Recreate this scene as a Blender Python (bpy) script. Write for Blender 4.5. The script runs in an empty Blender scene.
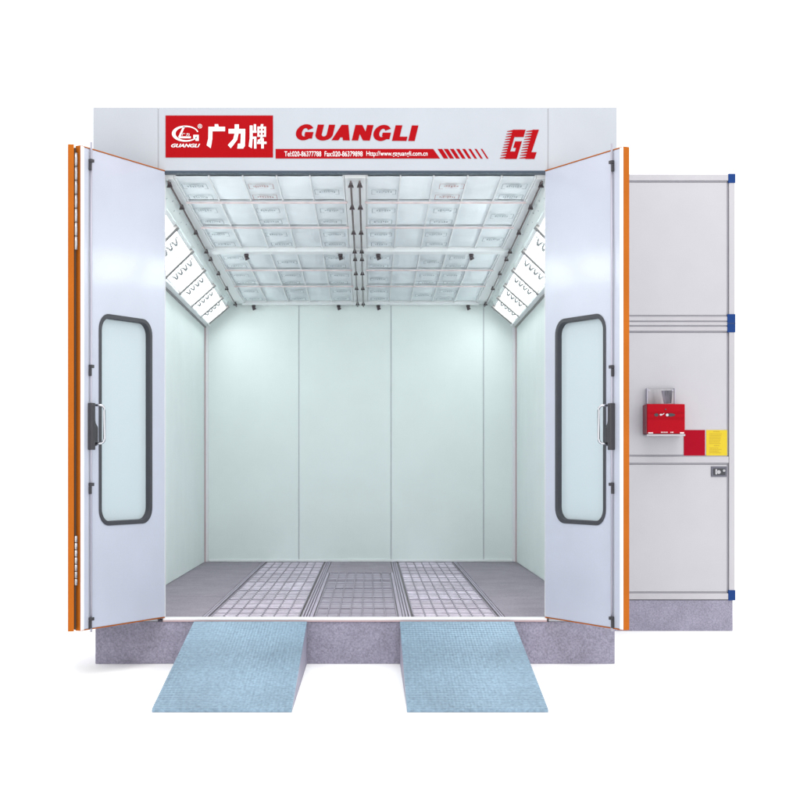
import bpy, bmesh, math, random
from mathutils import Vector, Matrix
random.seed(7)
S = bpy.context.scene
COL = S.collection
R = math.radians

# ------------------------------------------------------------------ materials
def mat(name, color, rough=.5, metal=0., coat=0., bump=0., bscale=60., vary=0., vscale=3., spec=.5,
        per_object=0., stretch=(1, 1, 1), detail=4., fine=0., fscale=200.):
    m = bpy.data.materials.new(name); m.use_nodes = True
    nt = m.node_tree; n = nt.nodes; l = nt.links
    b = n['Principled BSDF']
    b.inputs['Base Color'].default_value = (*color, 1)
    b.inputs['Roughness'].default_value = rough
    b.inputs['Metallic'].default_value = metal
    b.inputs['Coat Weight'].default_value = coat
    b.inputs['Coat Roughness'].default_value = .12
    b.inputs['Specular IOR Level'].default_value = spec
    tc = n.new('ShaderNodeTexCoord')
    mp = n.new('ShaderNodeMapping'); mp.inputs['Scale'].default_value = stretch
    l.new(tc.outputs['Object'], mp.inputs['Vector'])
    src = None
    def mul(prev, fac_socket, lo, hi):
        r = n.new('ShaderNodeMapRange')
        r.inputs['From Min'].default_value = .3; r.inputs['From Max'].default_value = .7
        r.inputs['To Min'].default_value = lo; r.inputs['To Max'].default_value = hi
        l.new(fac_socket, r.inputs['Value'])
        v = n.new('ShaderNodeVectorMath'); v.operation = 'SCALE'
        if prev is None: v.inputs[0].default_value = color
        else: l.new(prev, v.inputs[0])
        l.new(r.outputs['Result'], v.inputs['Scale'])
        return v.outputs['Vector']
    if vary:
        t = n.new('ShaderNodeTexNoise'); t.inputs['Scale'].default_value = vscale
        t.inputs['Detail'].default_value = detail
        l.new(mp.outputs['Vector'], t.inputs['Vector'])
        src = mul(src, t.outputs['Fac'], 1 - vary, 1 + vary)
    if fine:
        t = n.new('ShaderNodeTexNoise'); t.inputs['Scale'].default_value = fscale
        t.inputs['Detail'].default_value = 2
        l.new(mp.outputs['Vector'], t.inputs['Vector'])
        src = mul(src, t.outputs['Fac'], 1 - fine, 1 + fine)
    if per_object:
        oi = n.new('ShaderNodeObjectInfo')
        r = n.new('ShaderNodeMapRange')
        r.inputs['To Min'].default_value = 1 - per_object; r.inputs['To Max'].default_value = 1 + per_object
        l.new(oi.outputs['Random'], r.inputs['Value'])
        v = n.new('ShaderNodeVectorMath'); v.operation = 'SCALE'
        if src is None: v.inputs[0].default_value = color
        else: l.new(src, v.inputs[0])
        l.new(r.outputs['Result'], v.inputs['Scale']); src = v.outputs['Vector']
    if src is not None: l.new(src, b.inputs['Base Color'])
    if bump:
        t = n.new('ShaderNodeTexNoise'); t.inputs['Scale'].default_value = bscale
        t.inputs['Detail'].default_value = 3
        l.new(mp.outputs['Vector'], t.inputs['Vector'])
        bp = n.new('ShaderNodeBump'); bp.inputs['Strength'].default_value = bump
        bp.inputs['Distance'].default_value = .01
        l.new(t.outputs['Fac'], bp.inputs['Height']); l.new(bp.outputs['Normal'], b.inputs['Normal'])
    return m

M = {}
M['ground'] = mat('white_studio_floor', (.965, .965, .965), .9, spec=.1)
M['front'] = mat('white_blue_paint', (.40, .426, .467), .38, coat=.2, bump=.02, bscale=3, vary=.02)
M['door'] = mat('lavender_white_paint', (.472, .50, .585), .34, coat=.3, bump=.05, bscale=1.6, vary=.03, vscale=2)
M['inner'] = mat('interior_wall_paint', (.775, .835, .82), .75, spec=.15, bump=.02, bscale=2, vary=.015, per_object=.012)
M['innertrim'] = mat('interior_trim', (.82, .84, .845), .4)
M['post'] = mat('white_corner_trim', (.8, .8, .82), .35)
M['ceil'] = mat('ceiling_sheet', (.76, .80, .82), .5, vary=.03)
M['pad'] = mat('filter_cloth', (.82, .87, .885), .9, spec=.1, bump=.2, bscale=45, vary=.04, per_object=.05)
M['strip'] = mat('pad_cross_strip', (.74, .62, .62), .6, vary=.15, vscale=9)
M['ink'] = mat('grey_print', (.40, .45, .47), .8)
M['inkred'] = mat('rose_print', (.50, .36, .36), .8)
M['dark'] = mat('dark_brown_metal', (.06, .045, .05), .5)
M['rod'] = mat('ceiling_rod_metal', (.16, .13, .13), .4, metal=.5)
M['gasket'] = mat('charcoal_rubber', (.035, .037, .045), .55, bump=.05)
M['black'] = mat('black_plastic', (.035, .033, .038), .45)
M['chrome'] = mat('polished_chrome', (.50, .51, .54), .16, metal=1)
M['steel'] = mat('brushed_steel', (.40, .40, .42), .38, metal=1, vary=.25, vscale=14, stretch=(3, 1, .4))
M['rodgrey'] = mat('grey_lock_rod', (.42, .41, .48), .35, metal=.4)
M['orange'] = mat('orange_edge_paint', (.385, .10, .007), .6, spec=.1, vary=.06)
M['edgewhite'] = mat('white_edge_profile', (.78, .78, .80), .4)
M['navy'] = mat('dark_blue_trim', (.03, .05, .08), .4)
M['seam'] = mat('grey_panel_joint', (.40, .41, .44), .6)
M['red'] = mat('red_sign_vinyl', (.335, .004, .007), .7, spec=.04)
M['white'] = mat('white_vinyl', (.8, .8, .8), .5)
M['base'] = mat('speckled_grey_plinth', (.28, .266, .338), .9, bump=.4, bscale=80, vary=.10, vscale=6, fine=.22, fscale=80, spec=.2)
M['sill'] = mat('white_sill', (.78, .76, .77), .4)
M['sillred'] = mat('rose_sill_line', (.50, .36, .37), .6)
M['floor'] = mat('grey_floor_plate', (.275, .24, .285), .75, bump=.4, bscale=90, vary=.10, vscale=4, fine=.16, fscale=60, per_object=.05)
M['grate'] = mat('dark_grating_bar', (.27, .235, .29), .5, metal=.3)
M['rail'] = mat('grating_rail', (.37, .32, .40), .5)
M['filt'] = mat('white_floor_filter', (.72, .645, .74), .7, vary=.20, vscale=9, detail=6, per_object=.15, fine=.12, fscale=50, bump=.3, bscale=40, stretch=(1, .5, 1))
M['filtgrey'] = mat('grey_floor_filter', (.38, .35, .41), .8, vary=.10, vscale=9, detail=6, per_object=.06)
M['cab'] = mat('cabinet_white_paint', (.452, .446, .474), .42, bump=.02, bscale=2, vary=.02)
M['alu'] = mat('aluminium_profile', (.44, .43, .455), .4, vary=.05, stretch=(1, 1, .2))
M['blue'] = mat('blue_corner_plastic', (.008, .042, .175), .55, spec=.15)
M['burner'] = mat('red_burner_enamel', (.37, .002, .010), .5, spec=.08)
M['burnershade'] = mat('shaded_burner_red', (.20, .02, .035), .5)  # burner red darkened, shade of the left side put into the colour
M['notice_red'] = mat('red_paper', (.33, .002, .014), .8, spec=.1)
M['notice_yellow'] = mat('yellow_paper', (.62, .47, .035), .8, spec=.1)
M['ochre'] = mat('ochre_print', (.45, .29, .02), .8)
M['shadowgap'] = mat('dark_joint', (.31, .30, .34), .7)

def ramp_material():
    m = mat('blue_ribbed_steel', (.192, .282, .365), .40, metal=.3, vary=.17, vscale=1.3, stretch=(1, .8, 1), fine=.20, fscale=48)
    nt = m.node_tree; n = nt.nodes; l = nt.links
    tc = n.new('ShaderNodeTexCoord')
    w = n.new('ShaderNodeTexWave'); w.wave_type = 'BANDS'; w.bands_direction = 'X'
    w.inputs['Scale'].default_value = 14; w.inputs['Distortion'].default_value = .5
    l.new(tc.outputs['Object'], w.inputs['Vector'])
    bp = n.new('ShaderNodeBump'); bp.inputs['Strength'].default_value = .22; bp.inputs['Distance'].default_value = .004
    l.new(w.outputs['Fac'], bp.inputs['Height']); l.new(bp.outputs['Normal'], n['Principled BSDF'].inputs['Normal'])
    return m
M['ramp'] = ramp_material()
M['rampside'] = mat('ramp_side_steel', (.27, .255, .33), .6, vary=.1)

def glass_material():
    m = bpy.data.materials.new('pale_window_glass'); m.use_nodes = True
    nt = m.node_tree; n = nt.nodes; l = nt.links; n.remove(n['Principled BSDF'])
    out = n['Material Output']
    t = n.new('ShaderNodeBsdfTransparent'); t.inputs['Color'].default_value = (.86, .92, .93, 1)
    d = n.new('ShaderNodeBsdfDiffuse'); d.inputs['Color'].default_value = (.73, .84, .885, 1)
    g = n.new('ShaderNodeBsdfGlossy'); g.inputs['Roughness'].default_value = .04
    g.inputs['Color'].default_value = (.9, .95, 1, 1)
    a = n.new('ShaderNodeMixShader'); a.inputs['Fac'].default_value = .68
    b = n.new('ShaderNodeMixShader'); f = n.new('ShaderNodeFresnel'); f.inputs['IOR'].default_value = 1.4
    l.new(t.outputs[0], a.inputs[1]); l.new(d.outputs[0], a.inputs[2])
    l.new(f.outputs[0], b.inputs['Fac']); l.new(a.outputs[0], b.inputs[1]); l.new(g.outputs[0], b.inputs[2])
    l.new(b.outputs[0], out.inputs['Surface'])
    return m
M['glass'] = glass_material()

def lamp_material(strength):
    m = bpy.data.materials.new('lit_lamp_diffuser'); m.use_nodes = True
    b = m.node_tree.nodes['Principled BSDF']
    b.inputs['Base Color'].default_value = (.9, .9, .9, 1)
    b.inputs['Emission Color'].default_value = (.93, 1, 1, 1)
    b.inputs['Emission Strength'].default_value = strength
    return m
M['bar'] = mat('grey_lamp_bar', (.27, .255, .25), .5)
M['wire'] = mat('lamp_guard_wire', (.50, .51, .51), .6)
M['gapshade'] = mat('brown_gap_shade', (.05, .025, .015), .8)  # dark brown painting the shade in the gap between folded leaves
M['sheen'] = mat('steel_painted_sheen', (.34, .34, .36), .45, vary=.75, vscale=2.6, stretch=(4, 1, .5))  # uneven tones stand in for the reflection gradient of the steel
M['latchgrey'] = mat('dark_latch_metal', (.11, .11, .14), .4, metal=.3)
M['reflection'] = mat('dark_reflection_steel', (.16, .16, .20), .5, vary=.6, vscale=9, stretch=(3, 1, .6))  # dark tone painting the darker part of the bracket's reflection
M['lamp'] = lamp_material(7.6)

# ------------------------------------------------------------------ builders
class MB:
    def __init__(self): self.bm = bmesh.new()
    def v(self, p): return self.bm.verts.new(p)
    def poly(self, pts, mi=0):
        f = self.bm.faces.new([self.v(p) for p in pts]); f.material_index = mi; return f
    def hexa(self, p, mi=0):           # p: 8 points, bottom ring then top ring
        vs = [self.v(q) for q in p]
        for idx in ((3, 2, 1, 0), (4, 5, 6, 7), (0, 1, 5, 4), (1, 2, 6, 5), (2, 3, 7, 6), (3, 0, 4, 7)):
            f = self.bm.faces.new([vs[i] for i in idx]); f.material_index = mi
        return self
    def box(self, x0, x1, y0, y1, z0, z1, mi=0):
        return self.hexa([(x0, y0, z0), (x1, y0, z0), (x1, y1, z0), (x0, y1, z0),
                          (x0, y0, z1), (x1, y0, z1), (x1, y1, z1), (x0, y1, z1)], mi)
    def prism(self, pts, d, mi=0):     # extrude a planar outline along vector d
        d = Vector(d); a = [self.v(p) for p in pts]; b = [self.v(Vector(p) + d) for p in pts]
        n = len(a)
        for f in (self.bm.faces.new(list(reversed(a))), self.bm.faces.new(b)): f.material_index = mi
        for i in range(n):
            self.bm.faces.new((a[i], a[(i + 1) % n], b[(i + 1) % n], b[i])).material_index = mi
        return self
    def ring(self, outer, inner, d, mi=0):
        d = Vector(d); n = len(outer)
        A = [self.v(p) for p in outer]; B = [self.v(p) for p in inner]
        C = [self.v(Vector(p) + d) for p in outer]; D = [self.v(Vector(p) + d) for p in inner]
        for i in range(n):
            j = (i + 1) % n
            for q in ((A[i], A[j], B[j], B[i]), (C[j], C[i], D[i], D[j]), (A[j], A[i], C[i], C[j]), (B[i], B[j], D[j], D[i])):
                self.bm.faces.new(q).material_index = mi
        return self
    def tube(self, pts, r, seg=12, mi=0):
        pts = [Vector(p) for p in pts]; rings = []
        for i, p in enumerate(pts):
            t = (pts[min(i + 1, len(pts) - 1)] - pts[max(i - 1, 0)]).normalized()
            a = t.cross(Vector((0, 0, 1)))
            if a.length < .05: a = t.cross(Vector((1, 0, 0)))
            a.normalize(); b = t.cross(a)
            rr = r[i] if isinstance(r, (list, tuple)) else r
            rings.append([self.v(p + (a * math.cos(2 * math.pi * k / seg) + b * math.sin(2 * math.pi * k / seg)) * rr) for k in range(seg)])
        for i in range(len(rings) - 1):
            for k in range(seg):
                f = self.bm.faces.new((rings[i][k], rings[i][(k + 1) % seg], rings[i + 1][(k + 1) % seg], rings[i + 1][k]))
                f.material_index = mi; f.smooth = True
        for f in (self.bm.faces.new(list(reversed(rings[0]))), self.bm.faces.new(rings[-1])): f.material_index = mi
        return self
    def build(self, name, mats, parent=None, bevel=0., matrix=None):
        bm = self.bm
        if matrix is not None: bm.transform(matrix)
        bmesh.ops.recalc_face_normals(bm, faces=bm.faces)
        me = bpy.data.meshes.new(name); bm.to_mesh(me); bm.free()
        for m in (mats if isinstance(mats, (list, tuple)) else [mats]): me.materials.append(m)
        o = bpy.data.objects.new(name, me); COL.objects.link(o)
        if parent is not None: o.parent = parent
        if bevel:
            md = o.modifiers.new('bevel', 'BEVEL'); md.width = bevel; md.segments = 2
            md.limit_method = 'ANGLE'; md.angle_limit = R(40)
        return o

def thing(name, label, cat, group=None, loc=(0, 0, 0)):
    o = bpy.data.objects.new(name, None); COL.objects.link(o); o.location = loc
    o['label'] = label; o['category'] = cat
    if group: o['group'] = group
    return o
def lerp(a, b, t): return tuple(a[i] + (b[i] - a[i]) * t for i in range(len(a)))

def rounded(u0, u1, z0, z1, r, n=8):
    out = []
    for cx, cz, a0 in ((u1 - r, z1 - r, 0), (u0 + r, z1 - r, 90), (u0 + r, z0 + r, 180), (u1 - r, z0 + r, 270)):
        for k in range(n + 1):
            a = R(a0 + 90 * k / n); out.append((cx + r * math.cos(a), cz + r * math.sin(a)))
    return out
def rect_around(u0, u1, z0, z1, inner, n=8):
    """points on a rectangle matching the points of rounded()"""
    out = []; corners = ((u1, z1), (u0, z1), (u0, z0), (u1, z0))
    for c in range(4):
        cu, cz = corners[c]
        for k in range(n + 1):
            p = inner[c * (n + 1) + k]
            if k == n // 2: out.append((cu, cz))
            elif (k < n // 2) == (c % 2 == 0): out.append((cu, p[1]))
            else: out.append((p[0], cz))
    return out

_text_cache = []
def text_mesh(body, x0, x1, z0, z1, y, name, material, parent, bold=.0, shear=0., depth=.002, space=1.):
    cu = bpy.data.curves.new('t', 'FONT'); cu.body = body
    cu.offset = bold; cu.shear = shear; cu.space_character = space; cu.resolution_u = 6
    o = bpy.data.objects.new('t', cu); COL.objects.link(o)
    bpy.context.view_layer.update()
    me = bpy.data.meshes.new_from_object(o.evaluated_get(bpy.context.evaluated_depsgraph_get()))
    COL.objects.unlink(o); bpy.data.objects.remove(o)
    xs = [v.co.x for v in me.vertices]; ys = [v.co.y for v in me.vertices]
    sx = (x1 - x0) / (max(xs) - min(xs)); sz = (z1 - z0) / (max(ys) - min(ys))
    mx, my = min(xs), min(ys)
    bm = bmesh.new(); bm.from_mesh(me); bpy.data.meshes.remove(me)
    for v in bm.verts: v.co = Vector((x0 + (v.co.x - mx) * sx, y, z0 + (v.co.y - my) * sz))
    g = bmesh.ops.extrude_face_region(bm, geom=list(bm.faces))
    for e in g['geom']:
        if isinstance(e, bmesh.types.BMVert): e.co.y += depth
    mb = MB(); mb.bm.free(); mb.bm = bm
    return mb.build(name, material, parent)

# ------------------------------------------------------------------ setting
g = MB().box(-150, 150, -40, 260, -.05, 0).build('ground', M['ground']); g['kind'] = 'structure'

# ------------------------------------------------------------------ the booth
booth = thing('spray_booth', 'large white paint spray booth with lit interior, open folding doors and red sign above', 'spray booth')
ZF = .345                      # floor level inside
DEPTH = 6.9
TOP = 4.35

MB().box(-2.03, 2.03, .006, 7.0, 0, .33).build('plinth', M['base'], booth, .004)
sill = MB().box(-1.5, 1.5, -.012, .10, .343, .3585).build('sill', M['sill'], booth, .003)
MB().box(-1.5, 1.5, -.008, .09, .331, .342).build('sill_line', M['sillred'], sill)

# front frame
for x0, x1 in ((-2.047, -1.541), (1.511, 2.047)):
    MB().box(x0, x1, 0, .10, .332, TOP).build('front_panel', M['front'], booth, .004)
header = MB().box(-1.535, 1.505, 0, .10, 3.853, TOP - .001).build('header', M['front'], booth, .004)
MB().box(-1.5405, -1.5355, .004, .09, 3.853, TOP - .006).build('panel_joint', M['seam'], header)
MB().box(1.5055, 1.5105, .004, .09, 3.853, TOP - .006).build('panel_joint', M['seam'], header)
MB().box(-1.50, 1.50, -.004, .094, 3.838, 3.8515).build('header_trim', M['navy'], header, .003)
for s in (-1, 1):       # jambs the doors hang on
    MB().box(min(s * 1.492, s * 1.5085), max(s * 1.492, s * 1.5085), -.006, .10, .364, 3.834).build('door_jamb', M['post'], booth, .002)

# outer skin and roof
for s in (-1, 1):
    MB().box(min(s * 2.022, s * 2.044), max(s * 2.022, s * 2.044), .102, 7.0, .332, TOP - .03).build('side_wall', M['front'], booth)
MB().box(-2.02, 2.02, 6.985, 7.0, .332, TOP - .03).build('rear_wall', M['front'], booth)
MB().box(-2.045, 2.045, .102, 7.0, TOP - .028, TOP - .003).build('roof', M['front'], booth)

# section lines of the interior: ceiling edge, lamp top edge, lamp bottom edge, as (x, z) at the front and at the back
YF, YB = .11, 6.9
LINE = {'C': ((1.50, 3.825), (1.575, 3.552)), 'U': ((1.57, 3.70), (1.635, 3.505)), 'B': ((1.86, 3.40), (1.90, 3.285)), }
def on(line, y, s=1, off=0.):
    t = (y - YF) / (YB - YF); x, z = lerp(*LINE[line], t)
    return Vector((s * (x + off * .75), y, z + off))
def zc(y): return lerp((3.825,), (3.552,), (y - YF) / (YB - YF))[0]

# interior walls, panel by panel
edges = [.11, 1.2, 2.34, 3.48, 4.62, 5.76, 6.898]
for s in (-1, 1):
    for a, b in zip(edges, edges[1:]):
        xi, xo = s * 1.93, s * 2.015
        za, zb = on('B', a).z + .03, on('B', b).z + .03
        MB().hexa([(xi, a + .0012, ZF), (xo, a + .0012, ZF), (xo, b - .0012, ZF), (xi, b - .0012, ZF),
                   (xi, a + .0012, za), (xo, a + .0012, za), (xo, b - .0012, zb), (xi, b - .0012, zb)]).build('wall_panel', M['inner'], booth, .004)
ed = [-1.93, -.764, .378, 1.525, 1.93]
for a, b in zip(ed, ed[1:]):
    MB().box(a + .0012, b - .0012, 6.90, 6.98, ZF, 3.75).build('wall_panel', M['inner'], booth, .005)
for a in ed[1:-1]:
    MB().box(a - .004, a + .004, 6.897, 6.8995, ZF + .02, 3.54).build('panel_joint', M['seam'], booth)
for s in (-1, 1):
    o = MB().box(min(s * 1.885, s * 1.929), max(s * 1.885, s * 1.929), 6.85, 6.898, ZF + .001, 3.29).build('corner_post', M['post'], booth, .006)
    MB().box(min(s * 1.916, s * 1.929), max(s * 1.916, s * 1.929), 6.838, 6.8485, ZF + .001, 3.29).build('corner_line', M['sillred'], o)
MB().box(-1.88, 1.88, 6.882, 6.8985, ZF + .001, ZF + .03).build('skirting', M['innertrim'], booth, .003)

# ceiling: backing sheet, filter pads, strips, rods
ceil = MB().hexa([(-1.52, YF, 3.865), (1.52, YF, 3.865), (1.60, YB, 3.592), (-1.60, YB, 3.592),
                  (-1.52, YF, 3.90), (1.52, YF, 3.90), (1.60, YB, 3.63), (-1.60, YB, 3.63)]).build('ceiling', M['ceil'], booth)
rows = [-.06 + .11, 1.0, 2.08, 3.17, 3.32, 4.41, 5.50, 6.80]
groups = [(.12, 1.0), (1.0, 2.08), (2.08, 3.17), (3.33, 4.41), (4.41, 5.50), (5.50, 6.78)]
colsL = [-1.424, -1.158, -.890, -.622, -.358, -.094]
def pad(name, x0, x1, y0, y1, marks, red):
    mb = MB(); N = 7; g = []
    for j in range(N + 1):
        for i in range(N + 1):
            u, w = i / N, j / N
            y = y0 + .012 + (y1 - y0 - .024) * w
            sag = .016 * (math.sin(math.pi * u) * math.sin(math.pi * w)) ** .6 + random.uniform(-.0012, .0012)
            g.append(mb.v((x0 + .006 + (x1 - x0 - .012) * u, y, zc(y) - sag + .012)))
    for j in range(N):
        for i in range(N):
            a = j * (N + 1) + i
            f = mb.bm.faces.new((g[a], g[a + 1], g[a + N + 2], g[a + N + 1])); f.smooth = True
    W = x1 - x0
    for wy, amp in marks:      # small printed stamps: square bracket, squiggle, square bracket
        yy = y0 + (y1 - y0) * wy
        xc = (x0 + x1) / 2 + random.uniform(-.02, .02)
        def q(xa, xb, ya, yb):
            mi = 2 if red else 1
            z = min(zc(ya), zc(yb)) - .030
            mb.poly([(xa, ya, zc(ya) - 0.0195), (xb, ya, zc(ya) - 0.0195), (xb, yb, zc(yb) - 0.0195), (xa, yb, zc(yb) - 0.0195)], mi)
        h = .09
        for s in (-1, 1):
            xe = xc + s * .098
            q(xe - .003, xe + .003, yy - h, yy + h)
            q(min(xe, xe - s * .03), max(xe, xe - s * .03), yy - h, yy - h + .012)
            q(min(xe, xe - s * .03), max(xe, xe - s * .03), yy + h - .012, yy + h)
        x = xc - .062
        while x < xc + .058:
            w_ = random.uniform(.010, .022)
            q(x, x + w_ * .8, yy - .035 + random.uniform(-.012, .012), yy + .02 + random.uniform(-.01, .02)); x += w_ + .002
        q(xc - .045, xc + .03, yy - .060, yy - .052)
        q(xc - .05, xc + .05, yy + .055, yy + .062)
    return mb.build(name, [M['pad'], M['ink'], M['inkred']], ceil)
for side in (0, 1):
    cols = colsL if side == 0 else [-c for c in reversed(colsL)]
    for gi, (y0, y1) in enumerate(groups):
        for ci in range(5):
            marks = []
            stamped = (ci % 2 == 0) if side == 0 else (ci in (0, 2, 4) if gi < 3 else ci in (0, 2, 3))
            if stamped:
                marks = [(.27, 1), (.72, 1)] if random.random() < .75 else [(.5, 1)]
            pad('filter_pad', cols[ci], cols[ci + 1], y0, y1, marks, gi == 0 and ci == 2)
    # ribs between the pads and strips across them
    for c in cols:
        mb = MB()
        for (a, b) in ((.12, 3.165), (3.335, 6.78)):
            mb.hexa([(c - .005, a, zc(a) - .006), (c + .005, a, zc(a) - .006), (c + .005, b, zc(b) - .006), (c - .005, b, zc(b) - .006),
                     (c - .005, a, zc(a) + .03), (c + .005, a, zc(a) + .03), (c + .005, b, zc(b) + .03), (c - .005, b, zc(b) + .03)])
        mb.build('pad_rib', M['innertrim'], ceil)
    for y in (1.0, 2.08, 4.41, 5.50):
        MB().box(cols[0] - .02, cols[-1] + .02, y - .014, y + .014, zc(y) - .020, zc(y) - .0065).build('pad_strip', M['strip'], ceil, .003)
for y0, y1 in ((3.17, 3.33), (6.78, 6.87)):
    ya, yb = y0 + .004, y1 - .004
    MB().hexa([(-1.46, ya, zc(ya) - .035), (1.46, ya, zc(ya) - .035), (1.46, yb, zc(yb) - .035), (-1.46, yb, zc(yb) - .035),
               (-1.46, ya, zc(ya) + .03), (1.46, ya, zc(ya) + .03), (1.46, yb, zc(yb) + .03), (-1.46, yb, zc(yb) + .03)]).build('ceiling_beam', M['innertrim'], ceil, .004)
for x, y in ((-1.12, 3.30), (-.18, 3.30), (.20, 3.30), (1.13, 3.30), (-1.32, 6.83), (-.27, 6.83), (.22, 6.83), (1.33, 6.83)):
    z = zc(y) - .036
    MB().tube([(x, y, z), (x, y, z - .022)], .024, 10).tube([(x - .005, y, z - .02), (x + .012, y, z - .055)], [.018, .024], 10).build('ceiling_knob', M['dark'], ceil)
clampY = [.20, 1.04, 2.15, 3.12, 3.55, 4.42, 5.45, 6.66]
for x0, x1 in ((-1.475, -1.535), (-.035, -.035), (.035, .035), (1.475, 1.535)):
    X = lambda y: x0 + (x1 - x0) * (y - YF) / (YB - YF)
    rod = MB().tube([(X(.11), .11, zc(.11) - .035), (X(6.84), 6.84, zc(6.84) - .05)], .008, 8).build('ceiling_rod', M['rod'], ceil)
    for y in clampY:
        x = X(y); z = zc(y) - .032
        mb = MB()
        mb.prism([(x - .024, y, z - .030), (x + .024, y, z - .030), (x + .008, y, z + .014), (x - .008, y, z + .014)], (0, .02, 0))
        mb.box(x - .012, x + .012, y - .03, y + .05, z - .014, z + .004)
        mb.build('rod_clamp', M['dark'], rod, .004)
for a, b in ((.12, 3.168), (3.332, 6.778)):
    for x0, x1 in ((-.086, .086),):
        pts = [(x, y, zc(y) + dz) for dz in (-.004, .03) for x, y in ((x0, a), (x1, a), (x1, b), (x0, b))]
        MB().hexa(pts).build('ceiling_border', M['innertrim'], ceil, .003)
# flat border of the ceiling beside the pads
for s in (-1, 1):
    for a, b in ((.12, 3.168), (3.332, 6.88)):
        xa, xb = s * 1.432, None
        pts = []
        for dz in (-.014, .03):
            for (xx, y) in ((s * 1.432, a), (s * on('C', a).x, a), (s * on('C', b).x, b), (s * 1.432, b)):
                pts.append((xx, y, zc(y) + dz))
        MB().hexa(pts).build('ceiling_border', M['innertrim'], ceil, .003)
# sloping strip with screws between ceiling and lamps, and rail under the lamps
lampY = [.36, 1.40, 2.62, 3.78, 4.86, 5.84, 6.64]
for s in (-1, 1):
    slope = MB()
    C0, C1, U0, U1 = on('C', .11, s), on('C', 6.89, s), on('U', .11, s), on('U', 6.89, s)
    up = Vector((s * .03, 0, .02))
    slope.hexa([C0, U0, U1, C1, C0 + up, U0 + up, U1 + up, C1 + up])
    for k in range(26):
        y = .3 + k * .25; t = .62 if k % 2 else .35
        p = on('C', y, s).lerp(on('U', y, s), t)
        slope.tube([p, p - Vector((s * .003, 0, .004))], .009, 6, 1)
    slope.build('sloped_border', [M['inner'], M['ink']], booth)
    nrm = Vector((-s * .66, 0, -.75))
    for a, b in zip(lampY, lampY[1:]):
        a2, b2 = a + .03, b - .03
        mb = MB()
        pa, pb, pc, pd = on('U', a2, s), on('U', b2, s), on('B', b2, s), on('B', a2, s)
        pa, pd = pa.lerp(pd, .05), pd.lerp(pa, .06); pb, pc = pb.lerp(pc, .05), pc.lerp(pb, .06)
        back = -nrm * .03
        mb.hexa([pa + back * .4, pb + back * .4, pc + back * .4, pd + back * .4, pa + back, pb + back, pc + back, pd + back], 0)
        lp = mb.build('light_panel', M['lamp'], booth)
        # a wavy wire guard across the diffuser
        path = []; nn = 26
        for k in range(nn + 1):
            t = k / nn; w = .40 + .16 * (1 if (k // 3) % 2 else -1) * (.8 if k % 3 else .4)
            path.append(pa.lerp(pd, .1 + .8 * t).lerp(pb.lerp(pc, .1 + .8 * t), w) + nrm * .008)
        MB().tube(path, .0125, 6).build('wire_guard', M['wire'], lp)
    bars = MB()
    for y in lampY:
        p, q = on('U', y, s), on('B', y, s)
        d = Vector((0, .058, 0)); lift = nrm * .045
        ob = MB(); ob.hexa([p - d, p + d, q + d, q - d, p - d + lift, p + d + lift, q + d + lift, q - d + lift])
        ob.build('light_divider', M['bar'], booth, .003)
    bars.bm.free()
    # unlit sheet in front of the first lamp, and the long rails
    for ya, yb in ((.12, .30), (6.70, 6.89)):
        p = [on('U', ya, s), on('U', yb, s), on('B', yb, s), on('B', ya, s)]
        MB().hexa(p + [v - nrm * .02 for v in p]).build('sloped_panel', M['inner'], booth)
    for ln, w in (('U', .035), ('B', -.03)):
        P = []
        for y in (.13, 6.88):
            u, b_ = on('U', y, s), on('B', y, s); dirv = (b_ - u).normalized()
            base = u if ln == 'U' else b_
            P.append((base + nrm * .004, base + dirv * w + nrm * .004))
        (a0, a1), (b0, b1) = P
        l2 = nrm * .014
        MB().hexa([a0, a1, b1, b0, a0 + l2, a1 + l2, b1 + l2, b0 + l2]).build('light_rail', M['innertrim'], booth, .003)
    # little ledge where the wall meets the lamps
    a, b = on('B', .12, s), on('B', 6.84, s)
    MB().hexa([(s * 1.85, .12, a.z - .03), (s * 1.929, .12, a.z - .03), (s * 1.929, 6.84, b.z - .03), (s * 1.85, 6.84, b.z - .03),
               (s * 1.85, .12, a.z - .004), (s * 1.929, .12, a.z - .004), (s * 1.929, 6.84, b.z - .004), (s * 1.85, 6.84, b.z - .004)]).build('wall_ledge', M['innertrim'], booth, .004)
    MB().hexa([(s * 1.908, .12, a.z - .044), (s * 1.929, .12, a.z - .044), (s * 1.929, 6.84, b.z - .044), (s * 1.908, 6.84, b.z - .044),
               (s * 1.908, .12, a.z - .031), (s * 1.929, .12, a.z - .031), (s * 1.929, 6.84, b.z - .031), (s * 1.908, 6.84, b.z - .031)]).build('ledge_line', M['bar'], booth)

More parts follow.
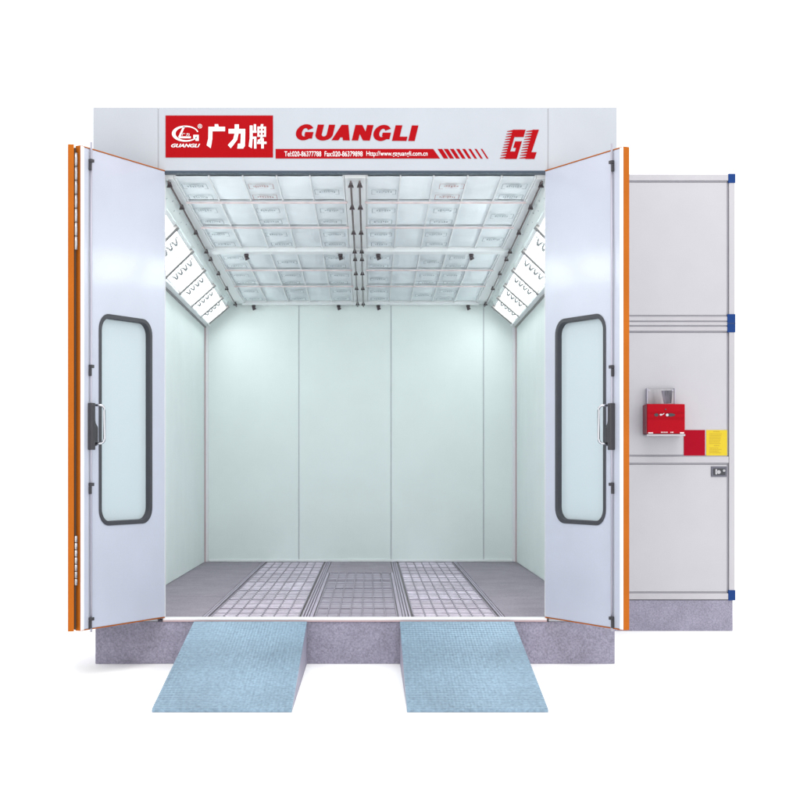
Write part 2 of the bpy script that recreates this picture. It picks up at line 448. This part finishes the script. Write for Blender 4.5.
# floor
MB().box(-1.93, 1.93, .10, 6.98, .331, .3345).build('subfloor', M['rod'], booth)
fe = [.11, .95, 2.05, 3.25, 4.45, 5.65, 6.88]
def wobble(): return random.uniform(-.0006, .0006)
for xa, xb in ((-1.928, -1.222), (1.195, 1.928)):
    for a, b in zip(fe, fe[1:]):
        MB().box(xa, xb, a + .006, b - .006, .336, ZF + wobble()).build('floor_plate', M['floor'], booth, .003)
for a, b in ((5.03, 5.95), (5.95, 6.88)):
    MB().box(-.36, .37, a + .003, b - .003, .336, ZF + .001 + wobble()).build('floor_plate', M['floor'], booth, .003)
def grating_run(xa, xb, ys, ncol, fm, nrow):
    for a, b in zip(ys, ys[1:]):
        a += .004; b -= .004
        f = MB(); N = 10
        gr = [[f.v((xa + .01 + (xb - xa - .02) * i / N, a + (b - a) * j / N, .3385 + random.uniform(0, .0025))) for i in range(N + 1)] for j in range(N + 1)]
        for j in range(N):
            for i in range(N): f.bm.faces.new((gr[j][i], gr[j][i + 1], gr[j + 1][i + 1], gr[j + 1][i]))
        mb = MB(); w = .0052
        for i in range(ncol + 1):
            x = xa + .012 + (xb - xa - .024) * i / ncol
            mb.box(x - w, x + w, a, b, .342, .3475)
        for j in range(nrow + 1):
            y = a + .012 + (b - a - .024) * j / nrow
            mb.box(xa + .012, xb - .012, y - w, y + w, .3418, .3468)
            for q in ((1 / 3, 2 / 3) if j < nrow else ()):
                yy = y + (b - a - .024) / nrow * q; mb.box(xa + .012, xb - .012, yy - .002, yy + .002, .3416, .345)
        gt = mb.build('floor_grating', M['grate'], booth)
        f.build('floor_filter', fm, gt)
for xa, xb in ((-.364, -.337), (.347, .374)):
    MB().box(xa, xb, .11, 5.02, .3355, .3465).build('grating_rail', M['rail'], booth, .002)
gy = [.11, .93, 1.75, 2.75, 3.75, 4.85, 5.85, 6.88]
grating_run(-1.165, -.44, gy, 7, M['filt'], 2)
grating_run(.455, 1.14, gy, 7, M['filt'], 2)
grating_run(-.335, .345, [.11, .95, 1.95, 2.95, 3.95, 5.02], 7, M['filtgrey'], 2)
for xa, xb in ((-1.215, -1.172), (-.433, -.366), (.376, .448), (1.147, 1.188)):
    mb = MB(); n = 2 if xb - xa < .05 else 3
    for k in range(n):
        a = xa + (xb - xa) * (k + .18) / n; b = xa + (xb - xa) * (k + .82) / n
        mb.box(a, b, .11, 6.88, .336, .350)
    mb.build('grating_rail', M['rail'], booth, .002)

# ------------------------------------------------------------------ sign on the header (units of 1/128 m, origin at the photo-like layout)
def SX(u): return (u - 355.02) / 128
def SZ(v): return (663.96 - v) / 128
def sprism(mb, pts, y, d, mi=0): mb.prism([(SX(u), y, SZ(v)) for u, v in pts], (0, d, 0), mi)
plate = MB().box(SX(165.6), SX(273), -.004, -.0005, SZ(157.6), SZ(115.6)).build('sign_panel', M['red'], header)
plate['label'] = 'red sign panel with white emblem and white characters'
YT = -.0065
def Z4(p): return (205 + p[0] / 11.43, 113 + p[1] / 11.43)
CHARS = (
    [[(112, 130), (150, 130), (160, 168), (112, 168)], [(40, 160), (230, 160), (230, 210), (40, 210)],
     [(40, 200), (86, 200), (84, 300), (66, 405), (20, 370), (38, 295)]],
    [[(270, 184), (460, 184), (460, 236), (270, 236)], [(412, 230), (460, 230), (456, 380), (436, 408), (370, 408), (378, 352), (406, 352)],
     [(340, 132), (388, 132), (386, 230), (368, 310), (296, 405), (262, 368), (324, 300), (340, 230)]],
    [[(512, 145), (545, 145), (545, 290), (536, 405), (500, 384), (512, 290)], [(558, 130), (584, 130), (584, 212), (558, 212)],
     [(540, 205), (590, 205), (590, 228), (540, 228)], [(540, 272), (588, 272), (588, 296), (540, 296)], [(562, 290), (588, 290), (588, 408), (562, 408)],
     [(640, 130), (668, 130), (662, 166), (634, 166)], [(600, 160), (622, 160), (622, 272), (600, 272)], [(676, 160), (698, 160), (698, 272), (676, 272)],
     [(639, 160), (659, 160), (659, 272), (639, 272)], [(600, 158), (698, 158), (698, 180), (600, 180)], [(600, 206), (698, 206), (698, 226), (600, 226)],
     [(600, 254), (698, 254), (698, 274), (600, 274)], [(640, 270), (664, 270), (640, 318), (612, 332), (600, 312), (628, 300)],
     [(596, 330), (704, 330), (704, 356), (596, 356)], [(644, 290), (672, 290), (672, 408), (644, 408)]])
for strokes in CHARS:
    mb = MB()
    for k, q in enumerate(strokes): sprism(mb, [Z4(p) for p in q], YT - .00012 * k, .002)
    mb.build('lettering', M['white'], plate)
# emblem: an open oval ring, bar, slanted L
em = MB()
n = 40; outer = []; inner = []
for k in range(n + 1):
    a = R(14 + (326 - 14 + 6) * k / n)
    outer.append((185.4 + 13.4 * math.cos(a), 133.8 - 8.0 * math.sin(a)))
    inner.append((186.6 + 11.0 * math.cos(a), 133.8 - 6.6 * math.sin(a)))
vo = []
for k in range(n):
    q = [outer[k], outer[k + 1], inner[k + 1], inner[k]]
    sprism(em, q, YT, .002)
sprism(em, [(193.4, 135), (198.8, 135), (198.8, 141), (195.6, 141), (195.6, 138.2), (193.4, 138.2)], YT, .0022)
sprism(em, [(183.2, 126.6), (185.2, 126.6), (180.6, 136.6), (190.9, 136.6), (190.9, 138.4), (179.6, 138.4), (178.4, 137)], YT, .0021)
em.build('emblem', M['white'], plate)
text_mesh('广', SX(181.9), SX(185.3), SZ(136), SZ(133.2), YT, 'lettering', M['white'], plate, bold=.02)
text_mesh('力', SX(186), SX(189.6), SZ(136), SZ(133.2), YT, 'lettering', M['white'], plate, bold=.02)
text_mesh('®', SX(197.8), SX(202.2), SZ(128.6), SZ(124.2), YT, 'lettering', M['white'], plate, bold=.01)
text_mesh('GUANGLI', SX(171.2), SX(200.2), SZ(147.6), SZ(143.9), YT, 'lettering', M['white'], plate, bold=.035, shear=.35)
# word, strip, slanted dashes and the two striped initials
def ZW(p):
    x, h = p; xx = x + 22 * h
    return (290 + xx / 5.926, 118 + (130.5 + 6 * (x - 30) / 705 - 92 * h) / 5.926)
def arc(cx, ch, rx, rh, ix, ih, a0, a1, n=26):
    P = lambda a, x, h: (cx + x * math.cos(R(a)), ch + h * math.sin(R(a)))
    A = [a0 + (a1 - a0) * k / n for k in range(n + 1)]
    return [[P(A[k], rx, rh), P(A[k + 1], rx, rh), P(A[k + 1], ix, ih), P(A[k], ix, ih)] for k in range(n)]
def box_(a, b, c, d): return [(a, c), (b, c), (b, d), (a, d)]
def letter_g(x): return [arc(x + 50, .5, 52, .52, 17, .27, 32, 312), [box_(x + 52, x + 101, .28, .52)], [box_(x + 66, x + 101, .10, .29)]]
WORD = letter_g(27) + [arc(194.5, .38, 51.5, .40, 14.5, .14, 180, 360), [box_(143, 180, .379, 1)], [box_(209, 246, .379, 1)],
    [[(246, 0), (287, 0), (322, 1), (284, 1)]], [[(284.5, 1), (324, 1), (354, 0), (313, 0)]], [box_(272, 326, .19, .40)],
    [box_(366, 404, 0, 1)], [box_(435, 473, 0, 1)], [[(366, 1), (407, 1), (473, 0), (432, 0)]]] + letter_g(486) + [
    [box_(604, 644, 0, 1)], [box_(604, 690, 0, .27)], [box_(700, 739, 0, 1)]]
mb = MB()
for k, piece in enumerate(WORD):
    for q in piece: sprism(mb, [ZW(p) for p in q], -.003 - .00012 * (k % 4), .0024)
mb.build('lettering', M['red'], header)
st = MB(); sprism(st, [(275.6, 149), (433.2, 149), (440, 158.6), (275.6, 158.6)], -.003, .0025)
strip = st.build('sign_strip', M['red'], header)
text_mesh('Tel:020-86377788', SX(284.4), SX(321.2), SZ(156.6), SZ(151.4), -.0055, 'lettering', M['white'], strip, bold=.009)
text_mesh('Fax:020-86379898', SX(324.6), SX(362.6), SZ(156.6), SZ(151.4), -.0055, 'lettering', M['white'], strip, bold=.009)
text_mesh('Http://www.gzguangli.com.cn', SX(366.4), SX(427.6), SZ(157.4), SZ(151.2), -.0055, 'lettering', M['white'], strip, bold=.008)
da = MB()
for k in range(8):
    x = 437.6 + 6.15 * k; w = 4.6 - .43 * k
    sprism(da, [(x, 149), (x + w, 149), (x + w + 6.2, 158.6), (x + 6.2, 158.6)], -.003, .0025)
da.build('sign_dashes', M['red'], header)
def Z5(p): return (490 + p[0] / 13.333, 120 + p[1] / 13.333)
gl = MB()
G = [(305, 130), (475, 130), (447, 228), (325, 228), (270, 420), (333, 420), (347, 372), (308, 372), (335, 285), (425, 285), (355, 520), (200, 520)]
L = [(570, 130), (652, 130), (552, 430), (622, 430), (592, 520), (470, 520)]
for shape in (G, L): sprism(gl, [Z5(p) for p in shape], -.003, .0025)
for (ta, tb, ln) in (((305, 130), (200, 520), 72), ((570, 130), (470, 520), 84)):
    N = 11
    for k in range(N):
        t0, t1 = (k + .12) / N, (k + .80) / N
        a = lerp(ta, tb, t0); b = lerp(ta, tb, t1); c = ((a[0] + b[0]) / 2 - ln, b[1] - 3)
        sprism(gl, [Z5((a[0] + 3, a[1])), Z5((b[0] + 3, b[1])), Z5((c[0], c[1] + 2)), Z5((c[0], c[1] - 5))], -.0029, .0022)
gl.build('initials', M['red'], header)

# ------------------------------------------------------------------ doors
def door_leaf(origin, ang, L, mirror, window=None, hardware=False, rod_u=.95, thick=.055, name='door', folded=False):
    """local u runs from the hinge outwards, w = 0 is the face seen from the opening, w < 0 goes through the leaf"""
    z0, z1 = .362, 3.855
    d = Vector((math.cos(ang), math.sin(ang), 0))
    nrm = Vector((-d.y, d.x, 0)) * (-1 if mirror else 1)       # out of the seen face
    O = Vector(origin)
    Mx = Matrix(((d.x, nrm.x, 0, O.x), (d.y, nrm.y, 0, O.y), (0, 0, 1, 0), (0, 0, 0, 1)))
    def P(u, w, z): return (u, w, z)
    e = .008
    mb = MB()
    if window:
        u0, u1, wz0, wz1, r = window
        inn = rounded(u0 + .02, u1 - .02, wz0 + .02, wz1 - .02, r - .02)
        out = rect_around(.003, L - .012, z0 + e, z1 - e, inn)
        mb.ring([P(u, 0, z) for u, z in out], [P(u, 0, z) for u, z in inn], (0, -thick, 0))
    else:
        mb.box(.003, L - .012, -thick, 0, z0 + e, z1 - e)
    leaf = mb.build(name, M['door'], booth, matrix=Mx, bevel=.002)
    def sub(mb, nm, m, bevel=0.): return mb.build(nm, m, leaf, bevel, Mx)
    # orange edge all round, the outer end wide
    mb = MB()
    mb.box(L - .0115, L, -thick - .002 * (not folded), .0 if folded else -.006, z0, z1)
    if not folded:
        mb.box(.003, L - .012, -thick - .002, .003, z0, z0 + e - .001)
        mb.box(.003, L - .012, -thick - .002, .003, z1 - e + .001, z1)
    sub(mb, 'edge_trim', M['orange'])
    if folded: sub(MB().box(L - .45, L - .012, .0008, .0155, z0 + .01, z1 - .02), 'gap_shade', M['gapshade'], .004)  # on the folded leaf, a dark strip added as gap shade
    else: sub(MB().box(L - .034, L - .001, -.0055, .004, z0 + .004, z1 - .004), 'edge_profile', M['edgewhite'], .002)
    if window:
        A = rounded(u0, u1, wz0, wz1, r); B = rounded(u0 + .032, u1 - .032, wz0 + .032, wz1 - .032, r - .026)
        C = rounded(u0 + .010, u1 - .010, wz0 + .010, wz1 - .010, r - .005)
        mb = MB()
        mb.ring([P(u, .001, z) for u, z in A], [P(u, .001, z) for u, z in B], (0, .006, 0))
        A2 = rounded(u0 + .0205, u1 - .0205, wz0 + .0205, wz1 - .0205, r - .02)
        mb.ring([P(u, .0015, z) for u, z in A2], [P(u, .0015, z) for u, z in B], (0, -.045, 0))
        sub(mb, 'window_frame', M['gasket'], .004)
        G_ = rounded(u0 + .033, u1 - .033, wz0 + .033, wz1 - .033, r - .027)
        sub(MB().prism([P(u, -.034, z) for u, z in G_], (0, -.005, 0)), 'window_pane', M['glass'])
    if hardware:
        ru = rod_u
        sub(MB().tube([P(ru, .013, .345), P(ru, .013, 3.895)], .008, 10), 'lock_rod', M['rodgrey'])
        sub(MB().box(ru + .010, ru + .013, .0005, .003, z0 + .03, z1 - .03), 'rod_channel', M['seam'])
        for z in (3.76, 2.27, 1.415, .44):
            mb = MB().box(ru - .020, ru + .016, .001, .028, z - .012, z + .012).box(ru + .004, ru + .016, .001, .024, z - .07, z - .0125)
            sub(mb, 'rod_guide', M['black'], .003)
        mb = MB().box(ru - .016, ru + .024, .001, .040, 1.665, 2.005)
        mb.prism([P(ru - .0165, .004, 1.69), P(ru - .0165, .004, 1.93), P(ru - .035, .004, 1.86), P(ru - .062, .004, 1.83), P(ru - .062, .004, 1.70)], (0, .026, 0))
        sub(mb, 'lock', M['black'], .004)
        hz0, hz1, ha, hb, ww = 1.712, 1.990, ru - .03, ru - .058, .088
        pts = [P(ha, .03, hz0)]
        for q in range(6):
            t = R(90 * q / 5); pts.append(P(ha + (hb - ha) * (.55 + .45 * math.sin(t)), .03 + (ww - .03) * (.55 + .45 * math.sin(t)), hz0 + .035 * (1 - math.cos(t))))
        pts += [P(x, y, hz0 + hz1 - z) for x, y, z in reversed(pts)]
        sub(MB().tube(pts, .0095, 10), 'handle', M['chrome'])
    return leaf, Mx
A = math.atan2(-.89, -.456)
dl, MxL = door_leaf((-1.4845, -.004, 0), A, 1.047, False, (.175, .84, 1.108, 2.67, .12), True, .945, thick=.046)
dr, MxR = door_leaf((1.4845, -.004, 0), math.atan2(-.89, .456), 1.003, True, (.145, .80, 1.108, 2.675, .12), True, .887)
# the third leaf, folded back behind the left one: seen along its near edge
near = Vector((-2.006, -.965, 0)); far = Vector((-2.243, .03, 0))
d3 = (near - far); A3 = math.atan2(d3.y, d3.x)
d3l, Mx3 = door_leaf(far, A3, d3.length, False, None, False, thick=.042, folded=True)
dl['label'] = 'left door leaf with window, hung on the frame'
dr['label'] = 'right door leaf with window, swung outward'
d3l['label'] = 'folded back door leaf seen edge on'
# hinges between the two folded leaves
hx, hy = -1.9965, -.948
for z0, z1 in ((3.10, 3.80), (.69, 1.05)):
    mb = MB(); n = 7; h = (z1 - z0) / n
    for k in range(n):
        mb.tube([(hx, hy, z0 + k * h + .002), (hx, hy, z0 + (k + 1) * h - .004)], .012, 10)
    mb.build('hinge', M['steel'], dl)
# butt hinges at the jambs
for leaf, s in ((dl, -1), (dr, 1)):
    for z in (.75, 2.1, 3.4):
        MB().tube([(s * 1.5135, -.016, z - .06), (s * 1.5135, -.016, z + .06)], .008, 10).build('hinge', M['chrome'], leaf)

# ------------------------------------------------------------------ ramps
def ramp(x0, x1, label):
    t = thing('loading_ramp', label, 'ramp', 'blue loading ramps in front of the booth', ((x0 + x1) / 2, -1.15, 0))
    w = (x1 - x0) / 2
    Y0, Y1, H = -1.14, 1.128, .328            # low end, high end (local)
    def zt(y): return .016 + (H - .016) * (y - Y0) / (Y1 - Y0)
    mb = MB()
    N = 58; step = (Y1 - Y0) / N
    prof = []
    for k in range(N):
        y = Y0 + k * step
        prof += [(y, zt(y)), (y + step * .45, zt(y + step * .45) + .008), (y + step * .8, zt(y + step * .8) + .008)]
    prof.append((Y1, zt(Y1)))
    a = [mb.v((-w, y, z)) for y, z in prof]; b = [mb.v((w, y, z)) for y, z in prof]
    la = [mb.v((-w, y, z - .014)) for y, z in ((Y0, zt(Y0)), (Y1, zt(Y1)))]
    lb = [mb.v((w, y, z - .014)) for y, z in ((Y0, zt(Y0)), (Y1, zt(Y1)))]
    for i in range(len(prof) - 1): mb.bm.faces.new((a[i], b[i], b[i + 1], a[i + 1]))
    mb.bm.faces.new([la[0]] + a + [la[1]]); mb.bm.faces.new([lb[1]] + list(reversed(b)) + [lb[0]])
    mb.bm.faces.new((la[0], lb[0], b[0], a[0])); mb.bm.faces.new((la[1], a[-1], b[-1], lb[1])); mb.bm.faces.new((la[0], la[1], lb[1], lb[0]))
    mb.build('tread_plate', M['ramp'], t)
    for s in (-1, 1):
        xa, xb = s * (w - .012), s * (w - .001)
        MB().prism([(xa, Y0 + .03, .001), (xa, Y1, .001), (xa, Y1, zt(Y1) - .0145), (xa, Y0 + .03, zt(Y0 + .03) - .0145)], (xb - xa, 0, 0)).build('side_plate', M['rampside'], t)
    MB().box(-w + .013, w - .013, Y1 - .05, Y1 - .03, .002, zt(Y1 - .05) - .016).build('support_plate', M['rampside'], t)
    return t
ramp(-1.255, -.375, 'blue ribbed steel ramp leading up to the white grating nearer the double folded door')
ramp(.350, 1.238, 'blue ribbed steel ramp leading up to the white grating nearer the heating cabinet')

# ------------------------------------------------------------------ heating cabinet
cab = thing('heating_cabinet', 'tall white heating cabinet with aluminium frame, blue corners and red burner, beside the booth', 'cabinet', None, (2.8, 2.3, 0))
CY = 2.3
K = (11.75 + CY) / 1504
def CX(u): return (u - 370) * K + .117
def CZ(v): return (463 - v) * K + 1.57
def cpart(mb, nm, m, parent=None, bevel=0.):
    return mb.build(nm, m, parent or cab, bevel, Matrix.Translation((-2.8, -2.3, 0)) if True else None)
xl, xr = 2.06, CX(735)
xp = CX(729)
cpart(MB().box(xl, CX(733), CY + .01, CY + 1.55, 0, CZ(600.2)), 'cabinet_base', M['base'], None, .004)
cpart(MB().box(xl, xr - .02, CY + .03, CY + 1.55, CZ(600) + .005, CZ(174) - .02), 'carcass', M['cab'])
for a, b, nm in ((181.6, 315.6, 'upper_panel'), (332, 455.6, 'burner_panel'), (464, 592.4, 'access_panel')):
    cpart(MB().box(xl, xp - .016, CY + .012, CY + .028, CZ(b) + .004, CZ(a) - .004), nm, M['cab'], None, .004)
    cpart(MB().box(xp - .0145, xp - .006, CY + .018, CY + .0285, CZ(b) + .004, CZ(a) - .004), 'panel_joint', M['shadowgap'])
for a, b in ((174, 180.8), (316.4, 321.0), (321.8, 325.6), (326.4, 331.2), (456.3, 463.2), (593.2, 599.8)):
    cpart(MB().box(xl, xp - .002, CY, CY + .028, CZ(b) + .002, CZ(a) - .002), 'frame_rail', M['alu'], None, .005)
for v in (181.3, 315.9, 321.4, 326, 331.8, 592.8, 463.7, 455.9):
    cpart(MB().box(xl, xp - .016, CY + .008, CY + .0115, CZ(v) - .004, CZ(v) + .004), 'panel_joint', M['shadowgap'])
cpart(MB().box(xp, xr, CY, CY + .055, CZ(599.8), CZ(174.2)), 'frame_post', M['alu'], None, .006)
cpart(MB().box(xr - .055, xr, CY + 1.5, CY + 1.555, CZ(599.8), CZ(174.2)), 'frame_post', M['alu'], None, .006)
for a, b, w in ((174, 183, 7), (314.4, 332.4, 8), (590.4, 600.4, 7)):
    o = cpart(MB().box(CX(735.2 - w), xr + .004, CY - .006, CY + .060, CZ(b), CZ(a) + .003), 'corner_cap', M['blue'], None, .006)
    if w == 8:
        cpart(MB().box(CX(735.2 - w) - .001, xr + .005, CY - .0075, CY + .01, CZ(323.7), CZ(323.2)), 'cap_joint', M['navy'], o)
# latch
lt = cpart(MB().box(CX(711.2), CX(727), CY + .004, CY + .018, CZ(476.8), CZ(466.4)), 'latch', M['latchgrey'], None, .004)
cpart(MB().box(CX(713.4), CX(725.4), CY + .000, CY + .0035, CZ(475), CZ(468.4)), 'latch_plate', M['gasket'], lt, .001)
cpart(MB().tube([(CX(718.6), CY - .012, CZ(472)), (CX(718.6), CY + .001, CZ(472))], .018, 16)
      .tube([(CX(724), CY - .004, CZ(470.6)), (CX(724), CY + .001, CZ(470.6))], .012, 12)
      .box(CX(715.4), CX(717), CY - .004, CY + .001, CZ(474.4), CZ(469.2)), 'latch_button', M['steel'], lt)
# burner
bf = CY - .2
kb = (11.75 + bf) / 1504
def BX(u): return (u - 370) * kb + .117
def BZ(v): return (463 - v) * kb + 1.57
br = cpart(MB().box(BX(647.2), BX(685), bf, CY - .0, BZ(433.8), BZ(404)), 'burner', [M['burner']], None, .008)
cpart(MB().box(BX(647.2) - .004, BX(647.2) - .0005, bf + .01, CY, BZ(433.6), BZ(404.5)), 'burner_side_shade', M['burnershade'], br)  # thin skin on the side face, shade painted into its red
cpart(MB().box(BX(646.8), BX(685.2), bf - .004, bf + .012, BZ(436), BZ(434.2)).box(BX(647.4), BX(684.8), bf + .0125, CY, BZ(436), BZ(434.4)), 'burner_foot', M['alu'], br, .002)
cpart(MB().box(BX(647.5), BX(684.7), bf - .005, bf - .0005, BZ(412.8), BZ(412.0)).box(BX(647.5), BX(684.7), bf - .005, bf - .0005, BZ(418.4), BZ(417.7)), 'burner_rib', M['burner'], br)
mb = MB()
for u, hw in ((656.4, 2.2), (670.6, 4.6)):
    pts = [(BX(u) + hw * kb * math.cos(R(a)), bf - .003, BZ(414.9) + 1.6 * kb * math.sin(R(a))) for a in range(0, 360, 24)]
    mb.prism(pts, (0, .0027, 0))
cpart(mb, 'burner_window', M['black'], br)
mb = MB()
mb.prism([(BX(659.4), bf - .006, BZ(414.4)), (BX(661), bf - .006, BZ(413.7)), (BX(661.8), bf - .006, BZ(414.4)), (BX(664.2), bf - .006, BZ(413.0)), (BX(664), bf - .006, BZ(413.9)), (BX(661.4), bf - .006, BZ(415.6)), (BX(660), bf - .006, BZ(415.6))], (0, .004, 0))
mb.tube([(BX(667), bf - .012, BZ(415)), (BX(667), bf, BZ(415))], .013, 14)
cpart(mb, 'burner_knob', M['chrome'], br)
cpart(MB().tube([(BX(665.6), bf - .006, BZ(409.4)), (BX(665.6), bf + .001, BZ(409.4))], .007, 10), 'burner_screw', M['dark'], br)
mb = MB()
for a, b in ((661, 662.4), (662.8, 663.6), (664, 664.8), (665.2, 666.2), (666.6, 667.6), (670.4, 671.4), (671.8, 673.4)):
    mb.box(BX(a), BX(b), bf - .0025, bf - .0005, BZ(432.8), BZ(431.8))
mb.box(BX(648.2), BX(653), bf - .0025, bf - .0005, BZ(433.6), BZ(432.3)); mb.box(BX(680), BX(684), bf - .0025, bf - .0005, BZ(433.6), BZ(432.2))
cpart(mb, 'burner_print', M['strip'], br)
# steel mounting plate behind and above the burner
mp = cpart(MB().box(CX(646.4), CX(674), CY - .045, CY - .038, CZ(404.2), CZ(389.6)), 'burner_bracket', M['sheen'], None, .002)
cpart(MB().box(CX(646.0), CX(646.9), CY - .055, CY + .011, CZ(404), CZ(388.6)).box(CX(673.4), CX(674.3), CY - .055, CY + .011, CZ(404), CZ(388.6))
      .tube([(CX(648), CY - .052, CZ(390.6)), (CX(648), CY - .045, CZ(390.6))], .008, 10)
      .tube([(CX(671.6), CY - .052, CZ(390.6)), (CX(671.6), CY - .045, CZ(390.6))], .008, 10), 'bracket_edge', M['rodgrey'], mp)
cpart(MB().prism([(CX(660.5), CY - .0475, CZ(391)), (CX(671.5), CY - .0475, CZ(390.6)), (CX(670.4), CY - .0475, CZ(403.4)), (CX(663), CY - .0475, CZ(403.8)), (CX(661.6), CY - .0475, CZ(397))], (0, .002, 0)), 'bracket_reflection', M['reflection'], mp)  # flat dark plate added to paint a reflection on the bracket
# notices
cpart(MB().box(CX(684), CX(705.2), CY + .0075, CY + .0115, CZ(455.6), CZ(430)), 'red_notice', M['notice_red'])
yn = cpart(MB().box(CX(706.4), CX(727.4), CY + .0075, CY + .0115, CZ(455.6), CZ(430)), 'yellow_notice', M['notice_yellow'])
mb = MB()
def line(u0, u1, v, h):
    u = u0
    while u < u1 - .3:
        w = min(random.uniform(.5, 1.3), u1 - u)
        mb.box(CX(u), CX(u + w), CY + .0065, CY + .0072, CZ(v + h), CZ(v)); u += w + .3
line(713.5, 720.5, 431.2, .8)
for v in (433.6, 435.2, 436.8, 438.4, 440, 441.6, 443.2): line(709.5, 709.5 + random.uniform(9, 14), v, .55)
line(714.4, 719.6, 445.2, .8)
for v in (447.6, 449.2, 450.8, 452.4): line(709.5, 709.5 + random.uniform(9, 14), v, .55)
cpart(mb, 'notice_print', M['ochre'], yn)

# ------------------------------------------------------------------ light
w = bpy.data.worlds.new('World'); S.world = w; w.use_nodes = True
bg = w.node_tree.nodes['Background']
bg.inputs['Color'].default_value = (1, 1, 1, 1); bg.inputs['Strength'].default_value = 1.24
su = bpy.data.lights.new('sun', 'SUN'); su.energy = .62; su.angle = R(30); su.color = (1, .98, .96)
so = bpy.data.objects.new('sun', su); COL.objects.link(so)
so.rotation_euler = Vector((-.08, .62, -1.25)).to_track_quat('-Z', 'Y').to_euler()

# ------------------------------------------------------------------ camera
cd = bpy.data.cameras.new('camera'); cam = bpy.data.objects.new('camera', cd); COL.objects.link(cam)
cam.location = (.117, -11.75, 1.57); cam.rotation_euler = (R(90), 0, 0)
cd.sensor_width = 36; cd.lens = 36 * 1504 / 800
cd.shift_x = 30 / 800; cd.shift_y = 63 / 800
cd.clip_end = 1000
S.camera = cam
S.view_settings.view_transform = 'Standard'; S.view_settings.look = 'None'
S.view_settings.exposure = .4; S.view_settings.gamma = 1
S.cycles.max_bounces = 10; S.cycles.diffuse_bounces = 6; S.cycles.use_denoising = True
